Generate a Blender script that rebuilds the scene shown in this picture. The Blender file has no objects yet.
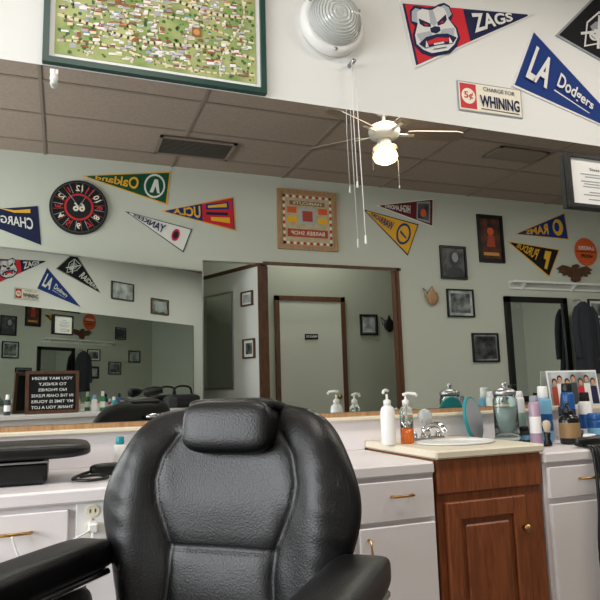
import bpy, math, random
from mathutils import Matrix, Vector
random.seed(4)
COL=bpy.context.collection
try:
    bpy.context.scene.view_settings.view_transform='Standard'
except Exception: pass

# ------------------------------------------------------------ materials
def lin(c):
    return tuple(((x/255)/12.92 if x/255<=0.04045 else ((x/255+0.055)/1.055)**2.4) for x in c)+(1,)
MATS={}
def mat(name,rgb,rough=0.6,metal=0.0,bump=0,bscale=200,var=0,vscale=8,emit=0,trans=0,coat=0,ior=1.45,rgb2=None):
    if name in MATS: return MATS[name]
    m=bpy.data.materials.new(name); m.use_nodes=True
    nt=m.node_tree; b=nt.nodes['Principled BSDF']
    c=lin(rgb)
    b.inputs['Base Color'].default_value=c
    b.inputs['Roughness'].default_value=rough
    b.inputs['Metallic'].default_value=metal
    b.inputs['IOR'].default_value=ior
    if trans: b.inputs['Transmission Weight'].default_value=trans
    if coat: b.inputs['Coat Weight'].default_value=coat
    tc=nt.nodes.new('ShaderNodeTexCoord')
    if var or rgb2:
        n=nt.nodes.new('ShaderNodeTexNoise'); n.inputs['Scale'].default_value=vscale; n.inputs['Detail'].default_value=6
        nt.links.new(tc.outputs['Object'],n.inputs['Vector'])
        r=nt.nodes.new('ShaderNodeValToRGB')
        if rgb2: c2=lin(rgb2)
        else: c2=tuple(x*(1-var) for x in c[:3])+(1,)
        r.color_ramp.elements[0].position=0.35; r.color_ramp.elements[1].position=0.65
        r.color_ramp.elements[0].color=c2; r.color_ramp.elements[1].color=c
        nt.links.new(n.outputs['Fac'],r.inputs['Fac']); nt.links.new(r.outputs['Color'],b.inputs['Base Color'])
    if bump:
        n2=nt.nodes.new('ShaderNodeTexNoise'); n2.inputs['Scale'].default_value=bscale; n2.inputs['Detail'].default_value=3
        nt.links.new(tc.outputs['Object'],n2.inputs['Vector'])
        bp=nt.nodes.new('ShaderNodeBump'); bp.inputs['Strength'].default_value=bump; bp.inputs['Distance'].default_value=0.002
        nt.links.new(n2.outputs['Fac'],bp.inputs['Height']); nt.links.new(bp.outputs['Normal'],b.inputs['Normal'])
    if emit:
        b.inputs['Emission Color'].default_value=c; b.inputs['Emission Strength'].default_value=emit
    MATS[name]=m; return m
def woodmat(name,a,bb,scale=3,rough=0.45,stretch=(6,6,0.7)):
    m=bpy.data.materials.new(name); m.use_nodes=True
    nt=m.node_tree; b=nt.nodes['Principled BSDF']; b.inputs['Roughness'].default_value=rough
    tc=nt.nodes.new('ShaderNodeTexCoord'); mp=nt.nodes.new('ShaderNodeMapping'); mp.inputs['Scale'].default_value=stretch
    nt.links.new(tc.outputs['Object'],mp.inputs['Vector'])
    n=nt.nodes.new('ShaderNodeTexNoise'); n.inputs['Scale'].default_value=scale*3; n.inputs['Detail'].default_value=8; n.inputs['Distortion'].default_value=1.2
    nt.links.new(mp.outputs['Vector'],n.inputs['Vector'])
    r=nt.nodes.new('ShaderNodeValToRGB'); r.color_ramp.elements[0].position=.3; r.color_ramp.elements[1].position=.7
    r.color_ramp.elements[0].color=lin(a); r.color_ramp.elements[1].color=lin(bb)
    nt.links.new(n.outputs['Fac'],r.inputs['Fac']); nt.links.new(r.outputs['Color'],b.inputs['Base Color'])
    MATS[name]=m; return m

paint_w=mat('paint_white',(228,229,226),.75,bump=.15,bscale=60)
paint_g=mat('paint_sage',(198,201,191),.8,bump=.15,bscale=60)
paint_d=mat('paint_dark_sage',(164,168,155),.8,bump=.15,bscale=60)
ceil_m=mat('ceiling_tile',(164,146,134),.9,bump=.5,bscale=90,var=.12,vscale=40)
tbar=mat('ceiling_tbar',(136,122,112),.6)
ventd=mat('vent_dark',(76,68,63),.7)
floor_m=mat('floor_vinyl',(120,112,100),.5,var=.2,vscale=3)
mirror_m=mat('mirror_glass',(224,229,225),.0,1.0)
lam=mat('laminate_white',(234,229,231),.35,var=.03,vscale=2)
cream=mat('laminate_cream',(228,220,198),.4)
brown=woodmat('trim_brown',(70,42,26),(104,66,42))
oak=woodmat('oak_cabinet',(112,58,30),(150,84,46))
tanwood=woodmat('tan_wood',(150,112,76),(186,146,104))
brass=mat('brass',(190,150,90),.3,1)
chrome=mat('chrome',(210,212,215),.15,1)
steel=mat('steel',(170,172,175),.35,1)
leather=mat('black_leather',(11,11,13),.38,bump=.4,bscale=240)
blackp=mat('black_plastic',(14,14,15),.4)
black=mat('black_matte',(18,18,20),.7)
white=mat('white_print',(238,238,236),.6)
red=mat('red_print',(196,34,44),.6)
navy=mat('navy_felt',(28,34,70),.9,bump=.3,bscale=500)
blue=mat('blue_felt',(22,54,122),.9,bump=.3,bscale=500)
redf=mat('red_felt',(205,40,52),.9,bump=.3,bscale=500)
blackf=mat('black_felt',(20,20,24),.95,bump=.3,bscale=500)
greenf=mat('green_felt',(16,78,54),.9,bump=.3,bscale=500)
gold=mat('gold_felt',(232,176,46),.9)
maroon=mat('maroon_felt',(104,30,38),.9)
whitef=mat('white_felt',(225,225,222),.9)
grayp=mat('gray_print',(150,155,160),.7)
dgray=mat('dark_gray',(60,62,66),.6)
orange=mat('orange_print',(212,92,40),.6)
photo1=mat('photo_gray',(150,156,156),.4,rgb2=(52,56,58),vscale=9)
photo2=mat('photo_light',(205,212,214),.4,rgb2=(120,130,132),vscale=7)
photo3=mat('photo_dark',(90,92,96),.4,rgb2=(22,22,26),vscale=10)
whiteplastic=mat('white_plastic',(232,232,230),.35)
glass=mat('clear_glass',(226,238,236),.03,trans=1)
orangeliq=mat('orange_liquid',(236,120,30),.08,trans=.55)

# ------------------------------------------------------------ text meshes
TC={}
def textmesh(s,bold=0.0):
    k=(s,bold)
    if k in TC: return TC[k]
    cu=bpy.data.curves.new('tmp','FONT'); cu.body=s; cu.size=1; cu.offset=bold; cu.resolution_u=3
    ob=bpy.data.objects.new('tmp',cu); COL.objects.link(ob)
    dg=bpy.context.evaluated_depsgraph_get(); dg.update()
    ev=ob.evaluated_get(dg); me=ev.to_mesh()
    vs=[v.co.copy() for v in me.vertices]; fs=[tuple(p.vertices) for p in me.polygons]
    ev.to_mesh_clear(); bpy.data.objects.remove(ob); bpy.data.curves.remove(cu)
    x0=min(v.x for v in vs); x1=max(v.x for v in vs); y0=min(v.y for v in vs); y1=max(v.y for v in vs)
    vs=[((v.x-x0)/(x1-x0),(v.y-y0)/(y1-y0)) for v in vs]
    TC[k]=(vs,fs,(x1-x0),(y1-y0)); return TC[k]

# ------------------------------------------------------------ geometry accumulator
class G:
    def __init__(s): s.v=[];s.f=[];s.m=[];s.s=[];s.ml=[]
    def mi(s,m):
        if m not in s.ml: s.ml.append(m)
        return s.ml.index(m)
    def add(s,vs,fs,m,smooth=False,M=None):
        o=len(s.v); k=s.mi(m)
        for p in vs:
            p=Vector(p)
            if M is not None: p=M@p
            s.v.append(tuple(p))
        for f in fs:
            s.f.append(tuple(i+o for i in f)); s.m.append(k); s.s.append(smooth)
    def box(s,x0,x1,y0,y1,z0,z1,m,M=None):
        vs=[(x,y,z) for z in (z0,z1) for y in (y0,y1) for x in (x0,x1)]
        s.add(vs,[(0,2,3,1),(4,5,7,6),(0,1,5,4),(2,6,7,3),(0,4,6,2),(1,3,7,5)],m,False,M)
    def bbox(s,x0,x1,y0,y1,z0,z1,m,b=.005,M=None):
        vs=[];
        for z,i in ((z0,b),(z0+b,0),(z1-b,0),(z1,b)):
            for (x,y) in ((x0+i+b*(1 if not i else 0),y0+i),(x1-i-b*(1 if not i else 0),y0+i),(x1-i,y0+i+b*(1 if not i else 0)),(x1-i,y1-i-b*(1 if not i else 0)),
                          (x1-i-b*(1 if not i else 0),y1-i),(x0+i+b*(1 if not i else 0),y1-i),(x0+i,y1-i-b*(1 if not i else 0)),(x0+i,y0+i+b*(1 if not i else 0))):
                vs.append((x,y,z))
        fs=[tuple(range(7,-1,-1)),tuple(range(24,32))]
        for r in range(3):
            for j in range(8):
                k=(j+1)%8; fs.append((r*8+j,r*8+k,r*8+8+k,r*8+8+j))
        s.add(vs,fs,m,False,M)
    def lathe(s,prof,c,m,seg=32,M=None,axis=None,sx=1,sy=1):
        vs=[];fs=[]
        for r,z in prof:
            for i in range(seg):
                a=2*math.pi*i/seg; vs.append((r*math.cos(a)*sx,r*math.sin(a)*sy,z))
        n=len(prof)
        for j in range(n-1):
            for i in range(seg):
                k=(i+1)%seg; fs.append((j*seg+i,j*seg+k,(j+1)*seg+k,(j+1)*seg+i))
        if prof[0][0]>1e-5: fs.append(tuple(range(seg-1,-1,-1)))
        if prof[-1][0]>1e-5: fs.append(tuple((n-1)*seg+i for i in range(seg)))
        T=Matrix.Translation(Vector(c))
        if axis is not None: T=T@Vector((0,0,1)).rotation_difference(Vector(axis)).to_matrix().to_4x4()
        if M is not None: T=M@T
        s.add(vs,fs,m,True,T)
    def tube(s,pts,r,m,seg=8,M=None,r1=None):
        pts=[Vector(p) for p in pts]; vs=[];fs=[]; n=len(pts)
        up=Vector((0,0,1))
        for i,p in enumerate(pts):
            d=(pts[min(i+1,n-1)]-pts[max(i-1,0)]).normalized()
            a=d.cross(up)
            if a.length<1e-3: a=d.cross(Vector((1,0,0)))
            a.normalize(); b=d.cross(a).normalized()
            rr=r if r1 is None else r+(r1-r)*i/(n-1)
            for j in range(seg):
                t=2*math.pi*j/seg; vs.append(p+a*rr*math.cos(t)+b*rr*math.sin(t))
        for i in range(n-1):
            for j in range(seg):
                k=(j+1)%seg; fs.append((i*seg+j,i*seg+k,(i+1)*seg+k,(i+1)*seg+j))
        fs.append(tuple(range(seg-1,-1,-1))); fs.append(tuple((n-1)*seg+i for i in range(seg)))
        s.add(vs,fs,m,True,M)
    def curve(s,pts,r,m,n=6,M=None):
        P=[Vector(p) for p in pts]; P=[P[0]]+P+[P[-1]]; out=[]
        for i in range(1,len(P)-2):
            for k in range(n):
                t=k/n; out.append(.5*((2*P[i])+(P[i+1]-P[i-1])*t+(2*P[i-1]-5*P[i]+4*P[i+1]-P[i+2])*t*t+(3*P[i]-P[i-1]-3*P[i+1]+P[i+2])*t**3))
        out.append(P[-2]); s.tube(out,r,m,8,M)
    def sup(s,c,h,m,e=.35,e2=None,M=None,nu=40,nv=24):
        if e2 is None: e2=e
        def sg(x,p): return math.copysign(abs(x)**p,x)
        vs=[];fs=[]
        for j in range(nv+1):
            ph=-math.pi/2+math.pi*j/nv
            for i in range(nu):
                th=2*math.pi*i/nu
                vs.append((c[0]+h[0]*sg(math.cos(ph),e2)*sg(math.cos(th),e),c[1]+h[1]*sg(math.cos(ph),e2)*sg(math.sin(th),e),c[2]+h[2]*sg(math.sin(ph),e2)))
        for j in range(nv):
            for i in range(nu):
                k=(i+1)%nu; fs.append((j*nu+i,j*nu+k,(j+1)*nu+k,(j+1)*nu+i))
        s.add(vs,fs,m,True,M)
    def wpoly(s,W,pts,d,th,m):
        n=len(pts); vs=[W(a,z,d) for a,z in pts]+[W(a,z,d-th) for a,z in pts]
        fs=[tuple(range(n)),tuple(range(2*n-1,n-1,-1))]
        for i in range(n):
            k=(i+1)%n; fs.append((i,k,n+k,n+i))
        s.add(vs,fs,m)
    def wrect(s,W,a0,a1,z0,z1,d,th,m): s.wpoly(W,[(a0,z0),(a1,z0),(a1,z1),(a0,z1)],d,th,m)
    def wtext(s,W,R,txt,ca,cz,w,h,d,m,bold=.01,rot=0):
        vs,fs,tw,th=textmesh(txt,bold)
        if w is None: w=h*tw/th
        out=[]
        for x,y in vs:
            lx=(x-.5)*w; ly=(y-.5)*h
            px=lx*math.cos(rot)-ly*math.sin(rot); py=lx*math.sin(rot)+ly*math.cos(rot)
            out.append(W(ca+R*px,cz+py,d))
        s.add(out,fs,m)
    def build(s,name):
        me=bpy.data.meshes.new(name); me.from_pydata(s.v,[],s.f)
        for m in s.ml: me.materials.append(m)
        me.polygons.foreach_set('material_index',s.m); me.polygons.foreach_set('use_smooth',s.s)
        me.update(); ob=bpy.data.objects.new(name,me); COL.objects.link(ob); return ob

YF=2.5; YO=-1.3; YR=-2.5; ZC=3.44
WF=lambda a,z,d=0: Vector((a,YF-d-.001,z))
WO=lambda a,z,d=0: Vector((a,YO+d+.001,z))
WR=lambda a,z,d=0: Vector((a,YR+d+.001,z))
def circ(ca,cz,r,n=32,ry=None):
    ry=ry or r
    return [(ca+r*math.cos(2*math.pi*i/n),cz+ry*math.sin(2*math.pi*i/n)) for i in range(n)]

# ------------------------------------------------------------ room shell
def box(name,x0,x1,y0,y1,z0,z1,m):
    g=G(); g.box(x0,x1,y0,y1,z0,z1,m); return g.build(name)
XL,XR=-3.0,8.6
box('floor',XL-.1,XR+.1,-2.6,2.6,-.1,0,floor_m)
box('ceiling',XL-.1,XR+.1,-2.6,2.6,ZC,ZC+.1,ceil_m)
box('wall_front',XL,XR,2.5,2.6,0,ZC,paint_w)
box('wall_back',XL,1.33,YO-.1,YO,0,ZC,paint_g); box('wall_back',3.62,XR,YO-.1,YO,0,ZC,paint_g); box('wall_back',1.33,3.62,YO-.1,YO,2.46,ZC,paint_g)
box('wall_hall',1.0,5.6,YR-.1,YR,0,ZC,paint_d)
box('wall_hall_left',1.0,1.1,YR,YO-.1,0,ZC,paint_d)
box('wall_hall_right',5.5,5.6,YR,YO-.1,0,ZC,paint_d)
box('wall_right',XR,XR+.1,-1.4,2.5,0,ZC,paint_g)
for q in ((-1.4,2.5,0,.9),(-1.4,2.5,2.7,ZC),(-1.4,-.9,.9,2.7),(1.9,2.5,.9,2.7)): box('wall_left',XL-.1,XL,*q,paint_w)
g=G()
for y in (-.9,.5-.03,1.84): g.box(XL-.08,XL-.02,y,y+.06,.9,2.7,whiteplastic)
g.box(XL-.08,XL-.02,-.9,1.9,.9,.96,whiteplastic); g.box(XL-.08,XL-.02,-.9,1.9,2.64,2.7,whiteplastic)
g.build('window_1')
g=G()
x=XL+.35
while x<XR: g.box(x-.012,x+.012,YR,2.5,ZC-.008,ZC,tbar); x+=1.22
y=-2.2
while y<2.5: g.box(XL,XR,y-.012,y+.012,ZC-.007,ZC,tbar); y+=.61
g.build('trim_ceiling_grid')
for (x0,x1,y0,y1,vm) in ((.78,1.50,-.93,-.5,ventd),(4.0,4.6,-.1,.2,tbar)):
    g=G()
    g.box(x0,x1,y0,y1,ZC-.012,ZC-.009,ventd)
    for a,b,c,d in ((x0,x1,y0,y0+.03),(x0,x1,y1-.03,y1),(x0,x0+.03,y0,y1),(x1-.03,x1,y0,y1)): g.box(a,b,c,d,ZC-.025,ZC-.009,tbar)
    n=12
    for i in range(n):
        yy=y0+.03+(y1-y0-.06)*(i+.5)/n; g.box(x0+.03,x1-.03,yy-.009,yy+.009,ZC-.022,ZC-.016,vm)
    g.build('ceiling_vent')
# hall opening trim and partition
g=G()
g.box(1.98,3.66,YO,YO+.015,2.44,2.475,brown); g.box(3.60,3.635,YO,YO+.015,0,2.475,brown); g.box(3.59,3.62,YO-.1,YO,0,2.46,brown)
g.build('trim_opening')
A=Vector((1.99,YO-.02,0)); B=Vector((1.50,YR,0)); dr=(B-A); L=dr.length; ang=math.atan2(dr.y,dr.x)
M=Matrix.Translation(A)@Matrix.Rotation(ang,4,'Z')
g=G(); g.box(0.03,L,-.04,.04,0,2.43,paint_w,M); g.build('wall_partition')
g=G(); g.box(0,L,-.055,.055,2.43,2.47,brown,M); g.box(-.01,.03,-.055,.055,0,2.43,brown,M); g.build('trim_partition')
def WP(a,z,d=0): return M@Vector((a,-.041-d,z))
def WP2(a,z,d=0): return M@Vector((a,.041+d,z))
# door in hall
g=G()
g.wrect(WR,2.56,3.42,0.0,2.24,.02,.02,paint_g)
g.wrect(WR,2.50,2.56,0,2.30,.035,.035,brown); g.wrect(WR,3.42,3.48,0,2.30,.035,.035,brown); g.wrect(WR,2.50,3.48,2.24,2.30,.035,.035,brown)
g.lathe([(0,0),(.012,.0),(.012,.04),(.03,.05),(.03,.07),(0,.08)],(3.34,YR+.02,1.0),brass,16,axis=(0,1,0))
g.build('door_1')
g=G(); g.wrect(WR,2.90,3.08,1.74,1.81,.032,.010,blackp); g.wtext(WR,-1,'PRIVATE',2.99,1.775,.15,.03,.034,white); g.build('door_sign')

# ------------------------------------------------------------ mirrors
XM=5.7
g=G(); g.wrect(WF,-1.3,XM,1.0,2.39,.010,.010,mirror_m); g.wrect(WF,XM,XM+.015,1.0,2.39,.016,.016,steel); g.wrect(WF,-1.315,-1.3,1.0,2.39,.016,.016,steel); g.build('mirror')
# angled half-height station wall opposite, with its own mirror
TA=math.radians(19.6)
MK=Matrix.Translation((1.325,YO+.012,0))@Matrix.Rotation(-TA,4,'Z')
WK=lambda a,z,d=0: MK@Vector((a,d,z))
g=G(); g.box(-2.9,0,-.05,0,0,2.35,paint_g,MK); g.build('wall_station')
g=G(); g.wrect(WK,-2.85,-.01,.96,2.335,.012,.010,mirror_m); g.wrect(WK,-2.87,0,2.335,2.348,.016,.014,steel); g.wrect(WK,-.01,0,.96,2.335,.016,.014,steel); g.build('mirror')
g=G(); g.wrect(WO,5.17,6.0,.95,2.11,.02,.02,mirror_m)
for a,b,c,d in ((5.10,5.17,.88,2.18),(6.0,6.07,.88,2.18),(5.10,6.07,.88,.95),(5.10,6.07,2.11,2.18)): g.wrect(WO,a,b,c,d,.045,.045,blackp)
g.build('framed_mirror')

# ------------------------------------------------------------ pennants
def pennant(W,T,B,P,main,border,texts=(),shapes=(),parts=(),d=.005):
    T,B,P=Vector(T),Vector(B),Vector(P); Mi=(T+B)/2; g=G()
    def mp(s,t,taper=True):
        q=Mi.lerp(P,s)+(T-B)*t*((1-s) if taper else 1); return (q.x,q.y)
    g.wpoly(W,[tuple(T),tuple(B),tuple(P)],d,.004,border)
    g.wpoly(W,[mp(.015,.465),mp(.015,-.465),mp(.94,-.2),mp(.94,.2)],d+.001,.001,main)
    for m,s0,s1 in parts:
        g.wpoly(W,[mp(s0,.455),mp(s0,-.455),mp(s1,-.455),mp(s1,.455)],d+.002,.001,m)
    for i,(m,pts) in enumerate(shapes):
        g.wpoly(W,[mp(s,t,False) for s,t in pts],d+.003+.0004*i,.0003,m)
    for txt,s0,s1,fr,m,bold in texts:
        vs,fs,tw,th=textmesh(txt,bold)
        out=[]
        for x,y in vs:
            a,z=mp(s0+(s1-s0)*x,(y-.5)*fr); out.append(W(a,z,d+.012))
        g.add(out,fs,m)
    return g.build('pennant')
def ell(cs,ct,rs,rt,n=20): return [(cs+rs*math.cos(2*math.pi*i/n),ct+rt*math.sin(2*math.pi*i/n)) for i in range(n)]
lg=mat('light_gray_print',(176,182,190),.7)
bulldog=[
 (navy,[(.04,.17),(.055,.34),(.09,.40),(.14,.37),(.18,.34),(.23,.34),(.27,.37),(.31,.38),(.345,.32),(.355,.17),(.33,.10),(.365,-.02),(.37,-.18),(.33,-.30),(.27,-.38),(.13,-.38),(.07,-.31),(.03,-.18),(.035,-.02),(.065,.10)]),
 (lg,[(.05,.18),(.065,.32),(.095,.36),(.125,.33),(.09,.14)]),(lg,[(.345,.19),(.335,.30),(.305,.345),(.275,.33),(.31,.14)]),
 (whitef,[(.10,.30),(.14,.335),(.2,.29),(.26,.335),(.30,.30),(.315,.12),(.35,-.03),(.352,-.16),(.315,-.26),(.26,-.33),(.14,-.33),(.085,-.26),(.048,-.16),(.05,-.03),(.085,.12)]),
 (lg,[(.185,.30),(.215,.30),(.225,.10),(.2,.05),(.175,.10)]),
 (navy,[(.10,.20),(.175,.10),(.175,.05),(.125,.07),(.10,.12)]),(navy,[(.30,.20),(.225,.10),(.225,.05),(.275,.07),(.30,.12)]),
 (redf,[(.125,.12),(.16,.085),(.135,.08)]),(redf,[(.275,.12),(.24,.085),(.265,.08)]),
 (navy,[(.165,.03),(.2,.05),(.235,.03),(.235,-.03),(.2,-.06),(.165,-.03)]),
 (lg,[(.06,-.02),(.15,-.01),(.17,-.07),(.08,-.15)]),(lg,[(.34,-.02),(.25,-.01),(.23,-.07),(.32,-.15)]),
 (navy,[(.06,-.17),(.12,-.09),(.2,-.07),(.28,-.09),(.34,-.17),(.30,-.25),(.2,-.23),(.10,-.25)]),
 (redf,[(.11,-.16),(.2,-.12),(.29,-.16),(.27,-.21),(.2,-.19),(.13,-.21)]),
 (whitef,[(.10,-.24),(.125,-.24),(.115,-.14)]),(whitef,[(.275,-.24),(.30,-.24),(.285,-.14)]),(whitef,[(.16,-.225),(.24,-.225),(.235,-.20),(.165,-.20)]),
 (navy,[(.15,-.28),(.25,-.28),(.25,-.29),(.15,-.29)])]
pennant(WF,(1.53,3.01),(1.595,2.66),(2.38,3.11),navy,whitef,[('ZAGS',.48,.80,.60,whitef,.03)],bulldog,[(redf,.03,.44)])
def raid(c): return [(whitef,[(c-.10,.28),(c+.10,.28),(c+.11,0),(c,-.34),(c-.11,0)]),(blackf,[(c-.088,.25),(c+.088,.25),(c+.098,0),(c,-.30),(c-.098,0)]),
 (grayp,[(c-.07,-.02),(c-.065,.1),(c-.03,.18),(c+.03,.18),(c+.065,.1),(c+.07,-.02),(c+.045,-.04),(c-.045,-.04)]),(whitef,ell(c,-.07,.042,.1)),(blackf,[(c-.04,-.03),(c-.005,-.03),(c-.005,-.07),(c-.035,-.07)]),(blackf,[(c-.02,-.12),(c+.02,-.12),(c+.02,-.13),(c-.02,-.13)]),
 (whitef,[(c-.09,-.20),(c-.075,-.23),(c+.085,.21),(c+.07,.23)]),(whitef,[(c+.09,-.20),(c+.075,-.23),(c-.085,.21),(c-.07,.23)])]
pennant(WF,(2.36,3.02),(2.185,2.66),(3.03,2.46),blue,whitef,[('LA',.06,.23,.58,whitef,.03),('Dodgers',.29,.60,.42,whitef,.02)],[(whitef,[(.29,-.15),(.58,-.11),(.60,-.095),(.58,-.098),(.29,-.13)])])
pennant(WF,(2.86,3.34),(2.515,3.01),(3.40,2.74),blackf,grayp,[('RAIDERS',.42,.86,.5,whitef,.02)],raid(.2))
# opposite wall
pennant(WO,(-.26,2.91),(-.22,2.53),(-.95,2.80),navy,navy,[('CHARGERS',.08,.66,.34,whitef,.02)],[(gold,[(.1,.38),(.3,.28),(.5,.27),(.3,.22),(.1,.28)])])
pennant(WO,(1.00,3.38),(.96,3.02),(.13,3.25),greenf,gold,[('Oakland',.36,.85,.6,gold,.02)],[(whitef,ell(.17,0,.125,.36)),(greenf,ell(.17,0,.105,.3)),(whitef,[(.10,-.2),(.14,.2),(.18,.2),(.22,-.2),(.18,-.2),(.16,0),(.13,-.2)])])
pennant(WO,(1.67,3.17),(1.69,2.79),(.90,2.95),blue,gold,[('UCLA',.48,.84,.7,gold,.03)],[(blue,[(.08,.34),(.40,.24),(.40,.08),(.08,.12)]),(gold,[(.11,.29),(.37,.20),(.37,.14),(.11,.18)]),(navy,[(.1,.02),(.40,.02),(.40,-.06),(.1,-.06)]),(gold,[(.08,-.12),(.34,-.12),(.34,-.22),(.08,-.28)])],[(redf,.03,.45)])
pennant(WO,(1.22,2.78),(1.13,2.53),(.55,2.92),whitef,navy,[('YANKEES',.38,.88,.6,navy,.02)],[(redf,ell(.2,0,.06,.25)),(navy,ell(.2,0,.04,.16))])
pennant(WO,(3.94,3.02),(3.77,2.63),(3.21,3.15),gold,navy,[('WARRIORS',.42,.86,.5,blue,.02)],[(blue,ell(.2,0,.13,.32)),(gold,ell(.2,0,.1,.25)),(blue,[(.13,-.05),(.27,.05),(.27,-.02),(.13,-.1)])])
pennant(WO,(4.17,3.36),(4.14,3.00),(3.38,3.21),maroon,whitef,[('HIGHLANDERS',.42,.86,.5,whitef,.02)],[(grayp,[(.06,.38),(.3,.3),(.3,-.3),(.06,-.38)]),(photo3,[(.08,.3),(.28,.25),(.28,-.25),(.08,-.3)]),(orange,ell(.18,-.05,.05,.14))])
pennant(WO,(6.20,3.34),(6.23,2.97),(5.35,2.99),blue,gold,[('RAMS',.38,.8,.65,gold,.03)],[(gold,ell(.18,0,.1,.3)),(blue,ell(.2,.02,.05,.17))])
pennant(WO,(6.06,2.83),(5.85,2.45),(5.23,2.89),blackf,gold,[('PURDUE',.38,.82,.6,gold,.02)],[(gold,[(.1,-.3),(.14,.3),(.26,.25),(.24,0),(.18,-.02),(.16,-.3)])])

# ------------------------------------------------------------ framed things
def framed(name,W,R,a0,a1,z0,z1,fm,pm,fw=.025,matw=0,mm=None,fn=None,dep=.025,d0=0):
    g=G()
    g.wrect(W,a0+fw*.5,a1-fw*.5,z0+fw*.5,z1-fw*.5,d0+dep*.4,dep*.4,pm if not matw else (mm or white))
    if matw: g.wrect(W,a0+fw+matw,a1-fw-matw,z0+fw+matw,z1-fw-matw,d0+dep*.4+.001,.001,pm)
    for q in ((a0,a0+fw,z0,z1),(a1-fw,a1,z0,z1),(a0+fw,a1-fw,z0,z0+fw),(a0+fw,a1-fw,z1-fw,z1)): g.wrect(W,*q,d0+dep,dep,fm)
    if fn: fn(g,d0+dep*.4+.002)
    return g.build(name)
dgreen=mat('green_frame',(30,66,58),.4)
mapg=mat('map_green',(126,152,84),.7,rgb2=(180,186,126),vscale=9)
mapt=mat('map_tan',(226,214,176),.7); mapr=mat('map_red',(170,70,52),.7); mapb=mat('map_brown',(140,100,70),.7); mapd=mat('map_dkgreen',(72,108,60),.7); mapo=mat('map_orange',(208,146,80),.7); mapgy=mat('map_gray',(176,176,180),.7); mapbl=mat('map_blue',(120,150,180),.7)
def mapfn(g,d):
    a0,a1,z0,z1=-.062,.772,2.445,2.945
    g.wrect(WF,a0,a1,z0,z1,d,.001,mapg)
    for i in range(520):
        a=random.uniform(a0+.012,a1-.012); z=random.uniform(z0+.012,z1-.012); r=random.uniform(.003,.009)
        g.wpoly(WF,circ(a,z,r,7),d+.0006,.0003,mapd)
    def road(pts,w,m,dd):
        for (p,q) in zip(pts,pts[1:]):
            p=Vector(p);q=Vector(q);t=(q-p).normalized();n=Vector((-t.y,t.x))*w/2; e=t*w*.3
            g.wpoly(WF,[tuple(p-e+n),tuple(p-e-n),tuple(q+e-n),tuple(q+e+n)],dd,.0003,m)
    N=30
    for k,z in enumerate((2.49,2.58,2.68,2.78,2.87)):
        pts=[(a0+.012+i*(a1-a0-.024)/N,min(z1-.02,max(z0+.02,z+.020*math.sin(i*.25+k*1.7)-.0012*i+.012))) for i in range(N+1)]
        road(pts,.014 if k%2 else .009,mapt,d+.001+.00002*k)
    for k,a in enumerate((.06,.20,.34,.48,.64)):
        pts=[(min(max(a+.04*math.sin(j*.3+k)+j*.003,a0+.02),a1-.02),z0+.012+j*(z1-z0-.024)/20) for j in range(21)]
        road(pts,.011 if k%2 else .008,mapt,d+.0013+.00002*k)
    cols=[mapr,mapb,mapo,mapgy,mapt,mapbl,white,mapb,white,mapr]
    for i in range(420):
        a=random.uniform(a0+.025,a1-.025); z=random.uniform(z0+.02,z1-.02); w=random.uniform(.005,.016); h=random.uniform(.005,.012); sk=random.uniform(-.004,.008)
        m=random.choice(cols); dd=d+.0016+.000002*i
        g.wpoly(WF,[(a-w,z-h),(a+w,z-h*.7),(a+w,z+h*.4),(a-w,z+h*.2)],dd,.0002,random.choice([white,mapt,mapgy,mapb]))
        g.wpoly(WF,[(a-w-.001,z+h*.2),(a+w+.001,z+h*.4),(a+w*.6+sk,z+h),(a-w*.6+sk,z+h*.9)],dd+.0003,.0002,m)
    for i in range(60):
        a=random.uniform(a0+.04,a1-.04); z=random.uniform(z0+.02,z1-.02); w=random.uniform(.008,.020)
        g.wrect(WF,a-w,a+w,z-.004,z+.004,d+.0032,.0003,white)
        g.wrect(WF,a-w*.8,a+w*.8,z-.001,z+.001,d+.0035,.0002,dgray)
    g.wrect(WF,.485,.525,2.62,2.66,d+.0036,.0003,mapb); g.wpoly(WF,circ(.505,2.64,.014,16),d+.004,.0003,mapo)
framed('framed_town_map',WF,1,-.105,.815,2.40,2.99,dgreen,white,.024,0,None,mapfn,.03)

def certfn(g,d):
    g.wtext(WF,1,'State',2.68,2.24,.07,.016,d,black,0)
    for i,z in enumerate((2.21,2.195,2.17,2.155,2.14,2.11,2.095,2.07)):
        w=(.10,.07,.1,.08,.09,.05,.09,.06)[i]; g.wrect(WF,2.68-w,2.68+w,z-.0025,z+.0025,d,.0005,grayp)
    g.lathe([(0,0),(.018,0),(.018,.002),(0,.002)],(2.76,YF-d,2.09),gold,16,axis=(0,-1,0))
framed('framed_certificate',WF,1,2.485,2.84,2.02,2.315,blackp,white,.018,0,None,certfn,.03,.012)
c1=mat('sign_cream',(232,226,208),.5)
g=G()
g.wpoly(WF,[(1.84,2.478),(2.24,2.485),(2.24,2.645),(1.84,2.638)],.006,.004,grayp)
g.wpoly(WF,[(1.846,2.484),(2.234,2.491),(2.234,2.639),(1.846,2.632)],.008,.002,c1)
g.wpoly(WF,[(1.852,2.492),(1.95,2.494),(1.95,2.628),(1.852,2.626)],.009,.001,red)
g.wpoly(WF,circ(1.901,2.56,.042,24),.010,.001,c1); g.wtext(WF,1,'5¢',1.901,2.56,.055,.045,.0115,red,.02)
g.wtext(WF,1,'CHARGE FOR',2.095,2.612,.2,.022,.0105,navy,.0); g.wtext(WF,1,'WHINING',2.095,2.545,.25,.065,.0105,navy,.03)
g.wrect(WF,1.975,2.215,2.500,2.504,.0105,.001,navy); g.build('tin_sign')
framed('framed_photo',WF,1,3.62,4.12,2.68,2.98,blackp,photo2,.018,.0)
framed('framed_photo',WF,1,4.55,5.0,2.52,2.80,brown,photo2,.018,.03,photo1)

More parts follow.
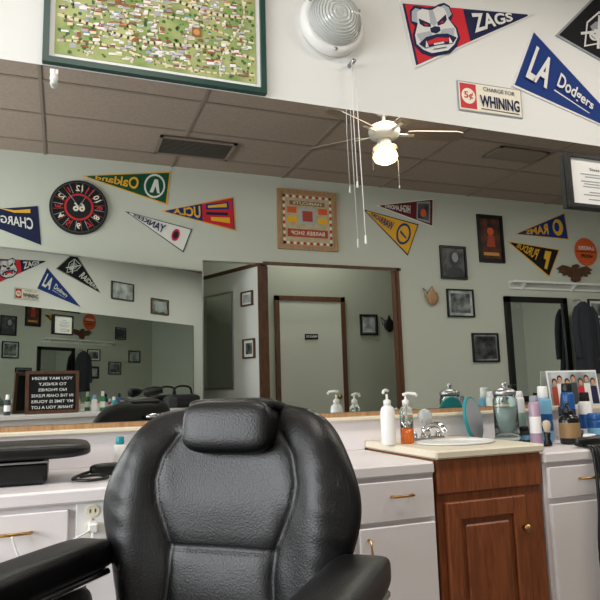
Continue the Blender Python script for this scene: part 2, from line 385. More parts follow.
def boardfn(g,d):
    g.wrect(WO,2.22,2.80,2.70,3.24,d,.001,mat('board_tan',(196,182,150),.7,var=.2,vscale=20))
    n=15
    for i in range(n):
        a=2.235+i*(.55/(n-1)); m=(red,c1)[i%2]
        for z in (2.70,3.23): g.wrect(WO,a-.015,a+.015,z-.014,z+.014,d+.001,.001,m)
        z=2.70+i*.53/(n-1)
        for aa in (2.232,2.788): g.wrect(WO,aa-.013,aa+.013,z-.014,z+.014,d+.001,.001,m)
    for a,b in ((2.27,2.38),(2.64,2.75)):
        for z in (2.93,3.04): g.wrect(WO,a,b,z,z+.07,d+.001,.001,gold if z<3 else orange)
    g.wrect(WO,2.42,2.60,2.92,3.10,d+.001,.001,mapgy); g.wrect(WO,2.45,2.57,2.95,3.07,d+.002,.001,mapr)
    g.wrect(WO,2.30,2.72,3.13,3.18,d+.001,.001,mapb); g.wrect(WO,2.27,2.75,2.77,2.86,d+.001,.001,mapr)
    g.wtext(WO,-1,'HAIRCUTS',2.51,3.155,.34,.032,d+.003,c1); g.wtext(WO,-1,'BARBER SHOP',2.51,2.815,.4,.045,d+.003,c1)
framed('framed_game_board',WO,-1,2.155,2.865,2.625,3.305,tanwood,mat('board_bg',(170,150,120),.7),.04,0,None,boardfn)
def silfn(g,d):
    g.wrect(WO,4.24,4.55,2.40,2.75,d,.001,photo3)
    g.wpoly(WO,circ(4.40,2.62,.07,20,.09),d+.001,.001,dgray); g.wpoly(WO,[(4.28,2.41),(4.52,2.41),(4.48,2.5),(4.40,2.54),(4.32,2.5)],d+.001,.001,dgray)
    g.wpoly(WO,circ(4.42,2.64,.045,14,.06),d+.002,.001,grayp)
framed('framed_portrait',WO,-1,4.21,4.58,2.37,2.78,blackp,black,.025,0,None,silfn)
def postfn(g,d):
    g.wrect(WO,4.82,5.11,2.65,3.16,d,.001,mat('poster_brown',(110,58,36),.6,rgb2=(30,24,26),vscale=7))
    g.wpoly(WO,circ(4.97,3.0,.05,16,.05),d+.001,.001,orange); g.wpoly(WO,[(4.9,2.8),(5.03,2.8),(5.02,2.95),(4.93,2.95)],d+.001,.001,mapr); g.wrect(WO,4.85,5.08,2.69,2.73,d+.001,.001,mapo)
framed('framed_poster',WO,-1,4.78,5.16,2.60,3.21,blackp,black,.03,0,None,postfn)
framed('framed_photo',WO,-1,4.27,4.65,1.91,2.25,blackp,photo1,.018,.035,photo2)
framed('framed_photo',WO,-1,4.59,4.97,1.37,1.72,blackp,photo3,.018,.02,photo1)
framed('framed_photo',WO,-1,6.45,6.83,1.91,2.18,blackp,photo1,.018,.035,white)
framed('framed_photo',WO,-1,6.45,6.80,1.50,1.78,blackp,photo2,.018,.03,photo3)
framed('framed_photo',WO,-1,7.1,7.5,1.6,1.9,blackp,photo1,.018,.03,photo2)
framed('framed_photo',WO,-1,7.3,7.65,2.45,2.75,blackp,photo3,.018,.02,photo2)
framed('framed_photo',WO,-1,7.75,8.15,1.9,2.2,brown,photo2,.018,.02,photo1)
framed('framed_photo',WR,-1,3.70,3.96,1.80,2.08,blackp,photo2,.018,.02,photo3)
n1=(M.to_3x3()@Vector((0,-1,0)))
W=WP if n1.x<0 else WP2
framed('framed_photo',W,1,.12,.32,2.02,2.18,brown,photo2,.015,.02)
framed('framed_photo',W,1,.10,.30,1.45,1.66,brown,photo1,.015,.03,white)
g=G(); g.wrect(W,.5,1.05,1.15,2.2,.012,.012,mirror_m)
for q in ((.48,.5,1.13,2.22),(1.05,1.07,1.13,2.22),(.5,1.05,2.2,2.22),(.5,1.05,1.13,1.15)): g.wrect(W,*q,.02,.02,steel)
g.build('framed_mirror')
g=G(); g.wpoly(WO,circ(6.50,2.82,.19),.012,.01,orange)
g.wpoly(WO,[(6.32,2.815),(6.68,2.815),(6.68,2.825),(6.32,2.825)],.014,.002,black)
g.wtext(WO,-1,'LAKERS',6.50,2.87,.26,.05,.016,whitef,.03); g.wtext(WO,-1,'HOOPS',6.50,2.76,.2,.05,.016,black,.03); g.build('round_sign')
def eaglew(sgn): return [(6.27,2.55),(6.27+sgn*.10,2.60),(6.27+sgn*.2,2.62),(6.27+sgn*.30,2.57),(6.27+sgn*.24,2.55),(6.27+sgn*.27,2.52),(6.27+sgn*.20,2.52),(6.27+sgn*.2,2.48),(6.27+sgn*.13,2.50),(6.27+sgn*.10,2.47),(6.27+sgn*.04,2.47)]
g=G(); g.wpoly(WO,eaglew(1),.03,.025,brown); g.wpoly(WO,eaglew(-1),.03,.025,brown)
g.wpoly(WO,[(6.22,2.58),(6.25,2.63),(6.30,2.64),(6.34,2.61),(6.31,2.59),(6.32,2.50),(6.34,2.42),(6.27,2.40),(6.20,2.42),(6.22,2.50)],.045,.04,brown); g.build('carved_eagle')
g=G(); g.box(5.2,7.2,YO,YO+.11,2.35,2.375,whiteplastic); g.box(5.2,7.2,YO,YO+.02,2.28,2.35,whiteplastic)
for xx in (5.4,6.2,7.0): g.wpoly(lambda a,z,d: Vector((xx+d,YO+a,z)),[(0,2.35),(.1,2.35),(0,2.26)],.01,.02,whiteplastic)
g.build('display_shelf')
for (a,z,W) in ((4.06,2.14,WO),(4.13,1.94,WR)):
    g=G(); m_=tanwood if W is WO else blackp
    g.lathe([(0,-.10),(.03,-.09),(.07,-.05),(.085,0),(.07,.05),(.03,.08),(.018,.11),(.01,.13),(0,.135)],W(a,z,.03),m_,20,sy=.3); 
    g.tube([W(a-.06,z+.05,.03),W(a-.12,z+.10,.03),W(a-.10,z+.0,.03)],.008,m_); g.build('hanging_ornament')

# clock
g=G(); cx,cz=.11,2.92
def disc(g,r,d,th,m,n=48): g.wpoly(WO,circ(cx,cz,r,n),d,th,m)
disc(g,.27,.03,.03,black); disc(g,.255,.032,.002,dgray); disc(g,.245,.034,.002,blackf); disc(g,.135,.036,.002,red); disc(g,.115,.038,.002,black); 
for i in range(12):
    a=math.radians(90-30*(i+1)); m_=(red,c1)[i%2]
    g.wtext(WO,-1,str(i+1),cx-.19*math.cos(a),cz+.19*math.sin(a),None,.06,.037,m_,.02,rot=a-math.pi/2)
for i in range(24):
    a=math.radians(15*i+7.5); ca,sa=math.cos(a),math.sin(a)
    g.wpoly(WO,[(cx+.145*ca-.004*sa,cz+.145*sa+.004*ca),(cx+.145*ca+.004*sa,cz+.145*sa-.004*ca),(cx+.24*ca+.002*sa,cz+.24*sa-.002*ca),(cx+.24*ca-.002*sa,cz+.24*sa+.002*ca)],.036,.001,grayp if i%2 else mapr)
g.wtext(WO,-1,'66',cx,cz,.11,.09,.040,c1,.03)
g.tube([WO(cx,cz,.045),WO(cx+.06,cz+.1,.045)],.004,grayp); g.tube([WO(cx,cz,.045),WO(cx-.1,cz+.13,.045)],.003,grayp)
g.build('clock')

# ------------------------------------------------------------ round bulkhead lamp
g=G(); c=WF(1.145,2.80,0); ax=(0,-1,0)
lampg=mat('lamp_glass',(190,194,192),.1,coat=.8)
g.lathe([(0,0),(.15,0),(.158,.01),(.158,.04),(.150,.055),(.138,.06),(.13,.058),(0,.058)],c,whiteplastic,48,axis=ax)
prof=[(.128,.058)]
for i in range(121):
    t=i/120; r=.128*math.cos(t*math.pi/2)**.8; z=.058+.07*math.sin(t*math.pi/2)+.0035*math.cos(t*math.pi*2*11)*(1-t**6)
    prof.append((max(r,.0),z))
prof[-1]=(0,prof[-1][1])
g.lathe(prof,c,lampg,56,axis=ax)
for k in range(3):
    a=2.1*k+.5; p=c+Vector((.144*math.cos(a),-.058,.144*math.sin(a))); g.lathe([(0,0),(.008,0),(.008,.004),(0,.006)],p,steel,10,axis=ax)
g.build('bulkhead_lamp')
g=G()
g.tube([(1.23,2.455,2.61),(1.225,2.45,2.3),(1.23,2.45,2.03)],.002,whiteplastic); g.tube([(1.245,2.455,2.61),(1.25,2.45,2.2),(1.26,2.45,1.78)],.002,whiteplastic)
g.lathe([(0,-.02),(.006,-.018),(.003,.01),(0,.012)],(1.23,2.45,2.02),whiteplastic,10); g.lathe([(0,-.03),(.006,-.026),(.004,.01),(0,.012)],(1.26,2.45,1.77),whiteplastic,10)
g.lathe([(0,0),(.01,0),(.01,.055),(0,.055)],(1.237,2.498,2.615),steel,10,axis=(0,-1,0))
g.build('pull_cord')
g=G(); g.lathe([(0,-.03),(.010,-.028),(.016,-.01),(.012,.006),(.004,.012),(.003,.03),(0,.031)],WF(-.06,2.34,.03),whiteplastic,14); g.wrect(WF,-.075,-.045,2.35,2.37,.03,.018,whiteplastic); g.build('suction_hook')

# ------------------------------------------------------------ ceiling fan
g=G(); fx,fy=2.49,.56
fanw=mat('fan_white',(196,188,176),.4); blade=mat('fan_blade',(128,112,98),.5)
globe=mat('globe_glass',(255,222,170),.3,emit=7)
g.lathe([(0,0),(.075,0),(.07,-.03),(.03,-.06),(0,-.06)],(fx,fy,ZC-.001),fanw,24)
g.lathe([(.014,0),(.014,-.1)],(fx,fy,ZC-.05),fanw,12)
g.lathe([(0,0),(.06,0),(.12,-.03),(.135,-.07),(.12,-.12),(.06,-.14),(0,-.14)],(fx,fy,ZC-.13),fanw,32)
g.lathe([(0,0),(.05,0),(.055,-.05),(.045,-.06),(0,-.06)],(fx,fy,ZC-.27),fanw,24)
g.lathe([(.03,0),(.04,-.01),(.10,-.03),(.105,-.04),(.09,-.035),(.04,-.015)],(fx,fy,ZC-.31),fanw,28)
g.lathe([(.04,0),(.05,-.015),(.095,-.055),(.105,-.09),(.088,-.125),(.045,-.148),(0,-.153)],(fx,fy,ZC-.335),globe,28)
for k in range(5):
    a=math.radians(72*k+12); Mb=Matrix.Translation((fx,fy,ZC-.22))@Matrix.Rotation(a,4,'Z')@Matrix.Rotation(math.radians(12),4,'X')
    pts=[(.20,-.045),(.25,-.055),(.62,-.07),(.68,-.055),(.70,0),(.68,.055),(.62,.07),(.25,.055),(.20,.045)]
    n=len(pts); g.add([(x,y,.004) for x,y in pts]+[(x,y,-.004) for x,y in pts],[tuple(range(n)),tuple(range(2*n-1,n-1,-1))]+[(i,(i+1)%n,n+(i+1)%n,n+i) for i in range(n)],blade,False,Mb)
    g.box(.10,.26,-.015,.015,-.012,-.004,fanw,Mb)
g.tube([(fx+.06,fy,ZC-.30),(fx+.12,fy,ZC-.45),(fx+.12,fy,ZC-.66)],.003,fanw,6); g.tube([(fx-.06,fy,ZC-.30),(fx-.12,fy,ZC-.40),(fx-.12,fy,ZC-.55)],.003,fanw,6)
g.lathe([(0,-.03),(.008,-.02),(0,.01)],(fx+.12,fy,ZC-.66),fanw,8); g.build('ceiling_fan')

# ------------------------------------------------------------ vanity counter
YC=1.95; YB=2.497
g=G()
def slab(x0,x1,z0,z1,m=lam,t=.018): g.bbox(x0,x1,YC-t,YC,z0,z1,m,.003)
def hpull(x,z,w=.09):
    g.tube([(x-w/2,YC-.018,z),(x-w/2,YC-.040,z+.002),(x,YC-.045,z+.002),(x+w/2,YC-.040,z+.002),(x+w/2,YC-.018,z)],.0045,brass,8)
def vpull(x,z,w=.09):
    g.tube([(x,YC-.018,z-w/2),(x,YC-.040,z-w/2),(x,YC-.045,z),(x,YC-.040,z+w/2),(x,YC-.018,z+w/2)],.0045,brass,8)
g.box(-1.2,1.225,YC,YB,.08,.80,lam); g.box(-1.2,1.225,YC+.06,YB,0.001,.08,black)
g.bbox(-1.22,1.222,YC-.022,YB,.80,.84,lam,.006)
slab(-.9,-.48,.57,.785); slab(-.46,.025,.57,.785); slab(-.9,-.48,.1,.555); slab(-.46,.025,.1,.555); hpull(-.12,.735,.1); hpull(-.7,.7)
slab(.19,.55,.1,.785); slab(.56,.905,.1,.785); slab(.925,1.215,.655,.785); slab(.925,1.215,.1,.64)
hpull(1.085,.735,.075); vpull(.955,.56)
g.build('vanity_cabinet')
g=G()
g.box(1.705,5.5,YC,YB,.08,.80,lam); g.box(1.705,5.5,YC+.06,YB,0.001,.08,black)
g.bbox(1.703,5.52,YC-.022,YB,.80,.84,lam,.006)
slab(1.72,2.12,.67,.785); slab(1.72,2.12,.1,.65)
for k in range(8): slab(2.14+.42*k,2.54+.42*k,.1,.785)
hpull(1.90,.735,.075); hpull(2.3,.7)
g.build('vanity_cabinet')
g=G()
g.box(1.235,1.69,YC,YB,.08,.845,oak); g.box(1.235,1.69,YC+.06,YB,0.001,.08,black)
g.bbox(1.235,1.69,YC-.012,YC,.725,.845,oak,.003)
x0,x1,z0,z1=1.262,1.60,.10,.695
for q in ((x0,x0+.055,z0,z1),(x1-.055,x1,z0,z1),(x0+.055,x1-.055,z0,z0+.06),(x0+.055,x1-.055,z1-.06,z1)): g.bbox(q[0],q[1],YC-.022,YC,q[2],q[3],oak,.003)
g.box(x0+.05,x1-.05,YC-.010,YC,z0+.05,z1-.05,oak); g.bbox(x0+.075,x1-.075,YC-.02,YC-.008,z0+.08,z1-.08,oak,.006)
g.lathe([(0,0),(.008,0),(.008,.012),(.015,.018),(.014,.026),(0,.03)],(1.583,YC-.022,.585),brass,16,axis=(0,-1,0))
g.bbox(1.225,1.70,YC-.03,YB,.845,.875,cream,.006)
g.lathe([(.155,0),(.165,.003),(.155,.008),(.14,.004),(.11,-.02),(0,-.028)],(1.47,2.16,.876),whiteplastic,40,sy=.8)
g.build('sink_cabinet')
g=G(); g.box(-1.22,1.223,2.47,YB,.841,.965,lam); g.box(1.223,1.702,2.47,YB,.876,.965,lam); g.box(1.702,5.52,2.47,YB,.841,.965,lam)
g.bbox(-1.22,5.52,2.44,YB,.965,.98,cream,.003); g.box(-1.22,5.52,2.482,YB,.98,.998,tanwood); g.build('trim_backsplash')
# outlet
g=G(); Wc=lambda a,z,d=0: Vector((a,YC-d,z))
g.bbox(.045,.135,YC-.009,YC-.001,.695,.81,whiteplastic,.003)
for z in (.73,.775):
    g.wpoly(Wc,circ(.09,z,.019,20,.017),.012,.004,cream)
    for dx in (-.007,.007): g.wrect(Wc,.09+dx-.0015,.09+dx+.0015,z-.004,z+.006,.0135,.002,black)
g.lathe([(0,0),(.003,0),(.003,.003),(0,.003)],(.09,YC-.009,.752),steel,8,axis=(0,-1,0))
g.bbox(.078,.104,YC-.04,YC-.012,.718,.745,whiteplastic,.004)
g.curve([(.09,YC-.035,.722),(.085,YC-.05,.70),(.06,YC-.05,.69),(.04,YC-.045,.66),(.035,YC-.04,.60),(.03,YC-.04,.45)],.0035,whiteplastic)
g.curve([(.09,YC-.035,.73),(.05,YC-.05,.715),(-.02,YC-.055,.68),(-.08,YC-.055,.655),(-.10,YC-.056,.69),(-.115,YC-.056,.735)],.003,whiteplastic)
g.build('power_outlet')

# ------------------------------------------------------------ counter items
def pump(name,x,y,z,r,h,body,cap,ang=0,label=None):
    g=G(); hb=h*.72
    g.lathe([(0,0),(r*.92,0),(r,.005),(r,hb*.82),(r*.85,hb*.93),(r*.42,hb),(r*.42,hb+.004)],(x,y,z),body,28)
    g.lathe([(r*.5,0),(r*.5,.018),(r*.25,.022),(r*.16,.024),(r*.16,h*.2),(0,h*.2)],(x,y,z+hb),cap,20)
    t=z+h; dx,dy=math.cos(ang),math.sin(ang)
    g.tube([(x-dx*.012,y-dy*.012,t-.004),(x+dx*.01,y+dy*.01,t-.001),(x+dx*.035,y+dy*.035,t-.004),(x+dx*.042,y+dy*.042,t-.014)],.006,cap,10)
    if label: g.lathe([(r*1.01,hb*.2),(r*1.015,hb*.22),(r*1.015,hb*.7),(r*1.01,hb*.72)],(x,y,z),label,28)
    return g.build(name)
pump('soap_pump_bottle',1.215,2.24,.876,.029,.215,whiteplastic,whiteplastic,-2.4)
g=G(); x,y,z=1.305,2.25,.876
g.lathe([(0,0),(.024,0),(.027,.005),(.027,.06),(0,.061)],(x,y,z),orangeliq,28)
g.lathe([(.027,.062),(.027,.12),(.023,.14),(.012,.152),(.012,.157)],(x,y,z),glass,28)
g.lathe([(.014,0),(.014,.018),(.007,.022),(.0045,.024),(.0045,.043),(0,.043)],(x,y,z+.152),whiteplastic,20)
g.tube([(x,y,z+.06),(x,y,z+.152)],.003,whiteplastic); t=z+.213
g.tube([(x-.012,y,t-.02),(x+.01,y-.004,t-.014),(x+.035,y-.02,t-.017),(x+.04,y-.024,t-.028)],.006,whiteplastic,10); g.build('soap_pump_bottle')
pump('soap_pump_bottle',2.035,2.14,.842,.042,.17,mat('black_bottle',(20,18,18),.2),blackp,-2.6,mat('amber_label',(150,120,80),.5))
def can(name,x,y,z,r,h,bm,cm,capf=.2,lm=None,neck=.8):
    g=G(); hb=h*(1-capf)
    g.lathe([(0,0),(r*.95,0),(r,.004),(r,hb*.93),(r*neck,hb),(0,hb)],(x,y,z),bm,28)
    g.lathe([(r*neck*.95,0),(r*neck*.98,.004),(r*neck*.9,h*capf*.9),(r*neck*.8,h*capf),(0,h*capf)],(x,y,z+hb),cm,24)
    if lm: g.lathe([(r*1.008,hb*.25),(r*1.012,hb*.27),(r*1.012,hb*.62),(r*1.008,hb*.64)],(x,y,z),lm,28)
    return g.build(name)
bluep=mat('blue_plastic',(30,86,150),.3); lblue=mat('light_blue',(120,180,214),.3); pinkish=mat('mauve_can',(176,150,170),.3); tealp=mat('teal',(30,140,150),.4)
can('hairspray_can',1.925,2.22,.842,.024,.205,pinkish,grayp,.12,white,.8)
can('lotion_bottle',2.03,2.28,.842,.034,.245,lblue,whiteplastic,.22,bluep,.7)
can('aerosol_can',2.19,2.30,.842,.030,.255,bluep,blackp,.16,navy,.85)
can('gel_jar',2.215,2.17,.842,.038,.12,bluep,bluep,.25,lblue,.98)
can('talc_container',1.985,2.40,.842,.032,.225,whiteplastic,whiteplastic,.12,mat('pale_label',(150,180,160),.5),.9)
can('shampoo_bottle',2.32,2.33,.842,.032,.21,whiteplastic,black,.2,bluep,.7)
can('tonic_bottle',2.115,2.39,.842,.028,.22,whiteplastic,bluep,.2,lblue,.5)
can('lotion_bottle',2.26,2.40,.842,.028,.19,mat('dark_bottle',(40,42,50),.3),blackp,.2,c1,.6)
can('styling_tin',2.13,2.20,.842,.030,.05,blackp,steel,.3,None,.98)
can('styling_tin',1.93,2.31,.842,.028,.07,dgray,blackp,.3,lblue,.98)
can('shampoo_bottle',2.42,2.28,.842,.034,.22,bluep,white,.2,white,.6)
can('tonic_bottle',2.08,2.34,.842,.020,.20,mat('amber_glass',(120,60,20),.15,trans=.3),blackp,.18,c1,.5)
can('styling_tin',2.05,2.05,.842,.027,.045,tealp,whiteplastic,.35,None,.98)
# shaving brush and comb
g=G(); bx,by=1.895,2.12
g.lathe([(0,0),(.016,0),(.018,.008),(.011,.028),(.014,.05),(.012,.056)],(bx,by,.842),blackp,20); g.lathe([(.011,.054),(.017,.085),(.014,.10),(0,.106)],(bx,by,.842),mat('bristle',(200,186,160),.9,bump=.6,bscale=400),24); g.build('shaving_brush')
g=G(); Mc=Matrix.Translation((1.80,2.10,.843))@Matrix.Rotation(.3,4,'Z')
g.box(-.08,.08,0,.012,0,.004,blackp,Mc)
for k in range(40): g.box(-.078+.004*k,-.0764+.004*k,-.02,0,0,.003,blackp,Mc)
g.build('comb')
# glass disinfectant jar
g=G(); x,y,z=1.82,2.28,.842
g.lathe([(0,0),(.056,0),(.060,.006),(.058,.02),(.052,.03),(.052,.19),(.046,.205),(.048,.212),(.044,.212),(.042,.2),(.048,.185),(.048,.03),(0,.026)],(x,y,z),glass,36)
g.lathe([(.047,.212),(.050,.214),(.050,.228),(.03,.238),(.01,.243),(.008,.250),(.013,.258),(.008,.268),(0,.27)],(x,y,z),steel,32)
g.lathe([(0,.028),(.046,.03),(.046,.15),(0,.151)],(x,y,z),mat('pale_liquid',(200,210,208),.3,trans=.3),28)
g.build('disinfectant_jar')
g=G(); Mh=Matrix.Translation((1.735,2.40,.95))@Matrix.Rotation(math.radians(-12),4,'X')@Matrix.Rotation(math.radians(20),4,'Z')
Wh=lambda a,zz,d=0: Mh@Vector((a,-d,zz))
g.wpoly(Wh,circ(0,0,.062,32,.10),.006,.014,tealp); g.wpoly(Wh,circ(0,0,.056,32,.092),.008,.002,grayp); g.build('hand_mirror')
# faucet
g=G(); x,y,z=1.46,2.36,.876
g.bbox(x-.08,x+.08,y-.025,y+.025,z,z+.014,chrome,.004)
g.lathe([(.022,.012),(.02,.04),(.016,.055),(0,.058)],(x,y,z),chrome,20)
g.curve([(x,y,z+.035),(x,y-.04,z+.06),(x,y-.09,z+.065),(x,y-.13,z+.055),(x,y-.145,z+.035)],.013,chrome)
cry=mat('crystal',(225,230,235),.08,trans=.6)
g.lathe([(.008,.055),(.008,.065),(.024,.075),(.033,.092),(.028,.115),(.012,.128),(0,.13)],(x,y,z),cry,9)
for s_ in(-1,1): g.lathe([(.016,.012),(.014,.03),(.01,.035),(0,.036)],(x+s_*.06,y,z),chrome,14)
g.build('sink_faucet')
# photo print leaning on the mirror
g=G(); Mp=Matrix.Translation((2.39,2.455,1.0))@Matrix.Rotation(math.radians(-6),4,'X')
Wp=lambda a,zz,d=0: Mp@Vector((a,-d,zz))
g.wrect(Wp,-.16,.16,-.018,.16,.002,.002,white); g.wrect(Wp,-.152,.152,-.01,.152,.003,.001,photo2)
skin=mat('skin_print',(206,150,120),.5); hair=mat('hair_print',(60,40,30),.5)
for i,(a,zc,cm) in enumerate(((-.12,.1,mapr),(-.085,.115,white),(-.04,.1,bluep),(0,.118,dgray),(.045,.1,red),(.085,.115,whitef),(.125,.1,navy))):
    g.wpoly(Wp,[(a-.022,-.008),(a+.022,-.008),(a+.02,zc-.02),(a-.02,zc-.02)],.0035+.0002*i,.0003,cm); g.wpoly(Wp,circ(a,zc+.004,.016,14,.018),.0055,.0003,hair); g.wpoly(Wp,circ(a,zc-.002,.012,14,.014),.006,.0003,skin)
g.build('photo_print')
# clippers with cords hanging at the right
g=G()
g.sup((1.99,1.99,.862),(.075,.022,.02),blackp,.6)
g.sup((2.09,2.03,.862),(.07,.02,.02),dgray,.6)
for k in range(4):
    x=1.93+.016*k
    g.curve([(x+.02,1.985,.85),(x,1.93,.846),(x-.01,1.905,.80),(x-.022+.008*k,1.89,.65),(x-.04+.01*k,1.89,.45),(x+.0,1.90,.25),(x+.10,1.90,.40),(x+.12,1.90,.7)],.0065,blackp)
g.build('hair_clipper')
# booster board on counter left
g=G()
g.sup((-.22,2.2,.936),(.31,.15,.026),leather,.25,.5)
g.bbox(-.5,-.035,2.07,2.32,.842,.91,leather,.012); g.box(-.5,-.03,2.065,2.07,.905,.910,steel)
g.build('booster_seat')
for (x,y,h,m1,m2) in ((.20,2.38,.11,whiteplastic,tealp),(.27,2.40,.10,mat('green_tub',(90,140,70),.4),blackp),(.34,2.37,.09,whiteplastic,blackp)):
    can('product_bottle',x,y,.842,.022,h,m1,m2,.25,None,.7)
g=G(); g.sup((.16,2.20,.861),(.07,.024,.019),blackp,.6,None,None); g.box(.225,.245,2.18,2.22,.850,.868,steel)
g.curve([(.09,2.20,.855),(.05,2.16,.848),(.04,2.08,.848),(.09,2.04,.848),(.14,2.08,.848),(.11,2.13,.852),(.06,2.10,.853)],.005,blackp); g.build('hair_clipper')

# ------------------------------------------------------------ back counter (seen in mirror)
g=G(); g.bbox(-2.8,-.02,.018,.34,.93,.965,lam,.004,MK); g.box(-2.78,-.04,.02,.31,.001,.93,lam,MK); g.build('back_counter')
g=G(); Ml=MK@Matrix.Translation((-1.56,.22,.967))@Matrix.Rotation(TA*.6,4,'Z')@Matrix.Rotation(math.radians(6),4,'X')
Wl=lambda a,zz,d=0: Ml@Vector((a,d,zz))
g.wrect(Wl,-.19,.19,0.01,.33,.01,.01,blackf)
for q in ((-.205,-.18,0,.345),(.18,.205,0,.345),(-.18,.18,0,.025),(-.18,.18,.32,.345)): g.wrect(Wl,*q,.018,.02,brown)
for i,t in enumerate(('YOU MAY BEGIN','TO KINDLY','NO PHONES','IN THE CHAIR PLEASE','MY TIME IS YOURS','THANK YOU A LOT')):
    g.wtext(Wl,-1,t,0,.285-.047*i,min(.32,.024*len(t)),.024,.0115,white,.01)
g.build('letter_board')
g=G(); bagm=mat('bag_black',(28,28,32),.6)
g.sup((-.33,.17,1.03),(.16,.09,.062),bagm,.4,.5,MK)
g.sup((-.5,.24,1.02),(.06,.05,.05),dgray,.5,None,MK); g.curve([(-.43,.17,1.08),(-.41,.17,1.15),(-.33,.17,1.17),(-.25,.17,1.15),(-.23,.17,1.08)],.010,blackp,6,MK)
g.build('tool_bag')
def dryer(a,d,z):
    g=G(); g.lathe([(.03,0),(.045,.02),(.045,.10),(.03,.15),(.028,.17),(0,.17)],(a,d,z+.15),blackp,20,axis=(.8,.5,.1),M=MK)
    g.tube([(a+.04,d+.02,z+.13),(a+.02,d+.01,z+.05),(a+.02,d+.01,z)],.02,blackp,10,M=MK); g.build('hair_dryer')
dryer(-.72,.15,.967)
for (a,d,h,m1,m2) in ((-1.2,.2,.14,whiteplastic,lblue),(-1.12,.18,.17,mat('green_plastic',(60,130,80),.4),whiteplastic),(-1.04,.23,.12,tealp,white),(-.96,.16,.15,bluep,blackp),(-.88,.24,.10,red,white),(-1.9,.2,.16,dgray,white)):
    p=MK@Vector((a,d,.967)); can('product_bottle',p.x,p.y,p.z,.024,h,m1,m2,.25,white,.6)

# ------------------------------------------------------------ coat on hook
g=G(); cm=mat('coat_cloth',(50,52,60),.9,bump=.4,bscale=80)
CX=6.22
vs=[];fs=[];prof=[(2.12,.03,.03),(2.08,.09,.05),(2.03,.14,.06),(1.9,.15,.07),(1.7,.15,.075),(1.5,.16,.075),(1.3,.18,.08),(1.2,.19,.08)]
N=48
for z,rx,ry in prof:
    for i in range(N):
        a=2*math.pi*i/N; rip=1+.13*math.sin(a*7+z*2)*(2.12-z)
        vs.append((CX+rx*rip*math.cos(a),YO+.15+ry*rip*math.sin(a),z))
for j in range(len(prof)-1):
    for i in range(N):
        k=(i+1)%N; fs.append((j*N+i,j*N+k,(j+1)*N+k,(j+1)*N+i))
g.add(vs,fs,cm,True)
for s_ in (-1,1): g.curve([(CX+s_*.10,YO+.16,2.04),(CX+s_*.16,YO+.17,1.92),(CX+s_*.18,YO+.18,1.65),(CX+s_*.17,YO+.19,1.4)],.042,cm)
g.tube([(CX,YO+.002,2.16),(CX,YO+.1,2.15),(CX,YO+.15,2.11)],.008,steel)
g.build('hanging_coat')

# ------------------------------------------------------------ barber chair
g=G()
CA=math.radians(40); MC=Matrix.Translation((.205,1.265,0))@Matrix.Rotation(-CA,4,'Z')
Z=[.50,.56,.61,.705,.82,.89,.985,1.03,1.055,1.068]; Wd=[.235,.245,.257,.283,.318,.314,.272,.235,.19,.12]
def hw(z):
    if z<=Z[0]: return Wd[0]
    for i in range(len(Z)-1):
        if z<=Z[i+1]:
            t=(z-Z[i])/(Z[i+1]-Z[i]); 
            p0=Wd[max(i-1,0)];p1=Wd[i];p2=Wd[i+1];p3=Wd[min(i+2,len(Z)-1)]
            zz0=Z[max(i-1,0)];zz3=Z[min(i+2,len(Z)-1)];h=Z[i+1]-Z[i]
            m1=(p2-p0)/(Z[i+1]-zz0)*h; m2=(p3-p1)/(zz3-Z[i])*h
            return (2*t**3-3*t**2+1)*p1+(t**3-2*t**2+t)*m1+(-2*t**3+3*t**2)*p2+(t**3-t**2)*m2
    return Wd[-1]
def segd(px,pz,a,b):
    ax,az=a;bx,bz=b;dx,dz=bx-ax,bz-az;t=max(0,min(1,((px-ax)*dx+(pz-az)*dz)/(dx*dx+dz*dz)));return math.hypot(px-ax-t*dx,pz-az-t*dz)
side_seam=[(.135,1.0),(.165,.955),(.178,.90),(.170,.85),(.148,.80),(.130,.76),(.126,.70),(.132,.62),(.145,.5)]
seams=[]
for s_ in (1,-1):
    for p,q in zip(side_seam,side_seam[1:]): seams.append(((s_*p[0],p[1]),(s_*q[0],q[1])))
seams.append(((-.13,.755),(.13,.755)))
NU,NV=130,120; z0,z1=.50,1.068
vs=[];fs=[]
def recl(z): return (z-.5)*.16
def fronty(x,z,e):
    y=-.055*e
    y-=.020*math.exp(-((abs(x)-.235)/.055)**2)*e
    y-= .006*math.exp(-((z-.85)/.07)**2)*math.exp(-(x/.14)**2)*e
    y-= .008*math.exp(-((z-.67)/.07)**2)*math.exp(-(x/.12)**2)*e
    sd=min(segd(x,z,a,b) for a,b in seams[:-1]); sh=segd(x,z,*seams[-1])
    y+=.006*math.exp(-(sd/.006)**2)*e+.005*math.exp(-(sd/.022)**2)*e
    y+=.003*math.exp(-(sh/.005)**2)*e+.003*math.exp(-(sh/.02)**2)*e
    y+=.0010*math.sin(x*90+z*40)*math.exp(-(sd/.03)**2)*e+.0012*math.sin(z*130+x*30)*math.exp(-((abs(x)-.26)/.03)**2)*e
    return y+.225+recl(z)-.05*(x/.31)**2
for side in (0,1):
    for j in range(NV+1):
        tv=j/NV; z=z0+(z1-z0)*(math.sin((tv-.5)*math.pi)*.35+(tv*2-1)*.65+1)/2
        w=hw(z)
        for i in range(NU+1):
            u=-1+2*i/NU; uu=math.sin(u*math.pi/2); x=w*uu
            e=max(0,1-abs(uu)**5)**.5*max(0,1-((z-.5)/(z1-.5))**10)**.5
            y=fronty(x,z,e) if side==0 else .045*e+.225+recl(z)-.05*(x/.31)**2
            vs.append((x,y,z))
n=(NU+1)*(NV+1)
for side in (0,1):
    for j in range(NV):
        for i in range(NU):
            a=side*n+j*(NU+1)+i; q=(a,a+1,a+NU+2,a+NU+1)
            fs.append(q if side==0 else q[::-1])
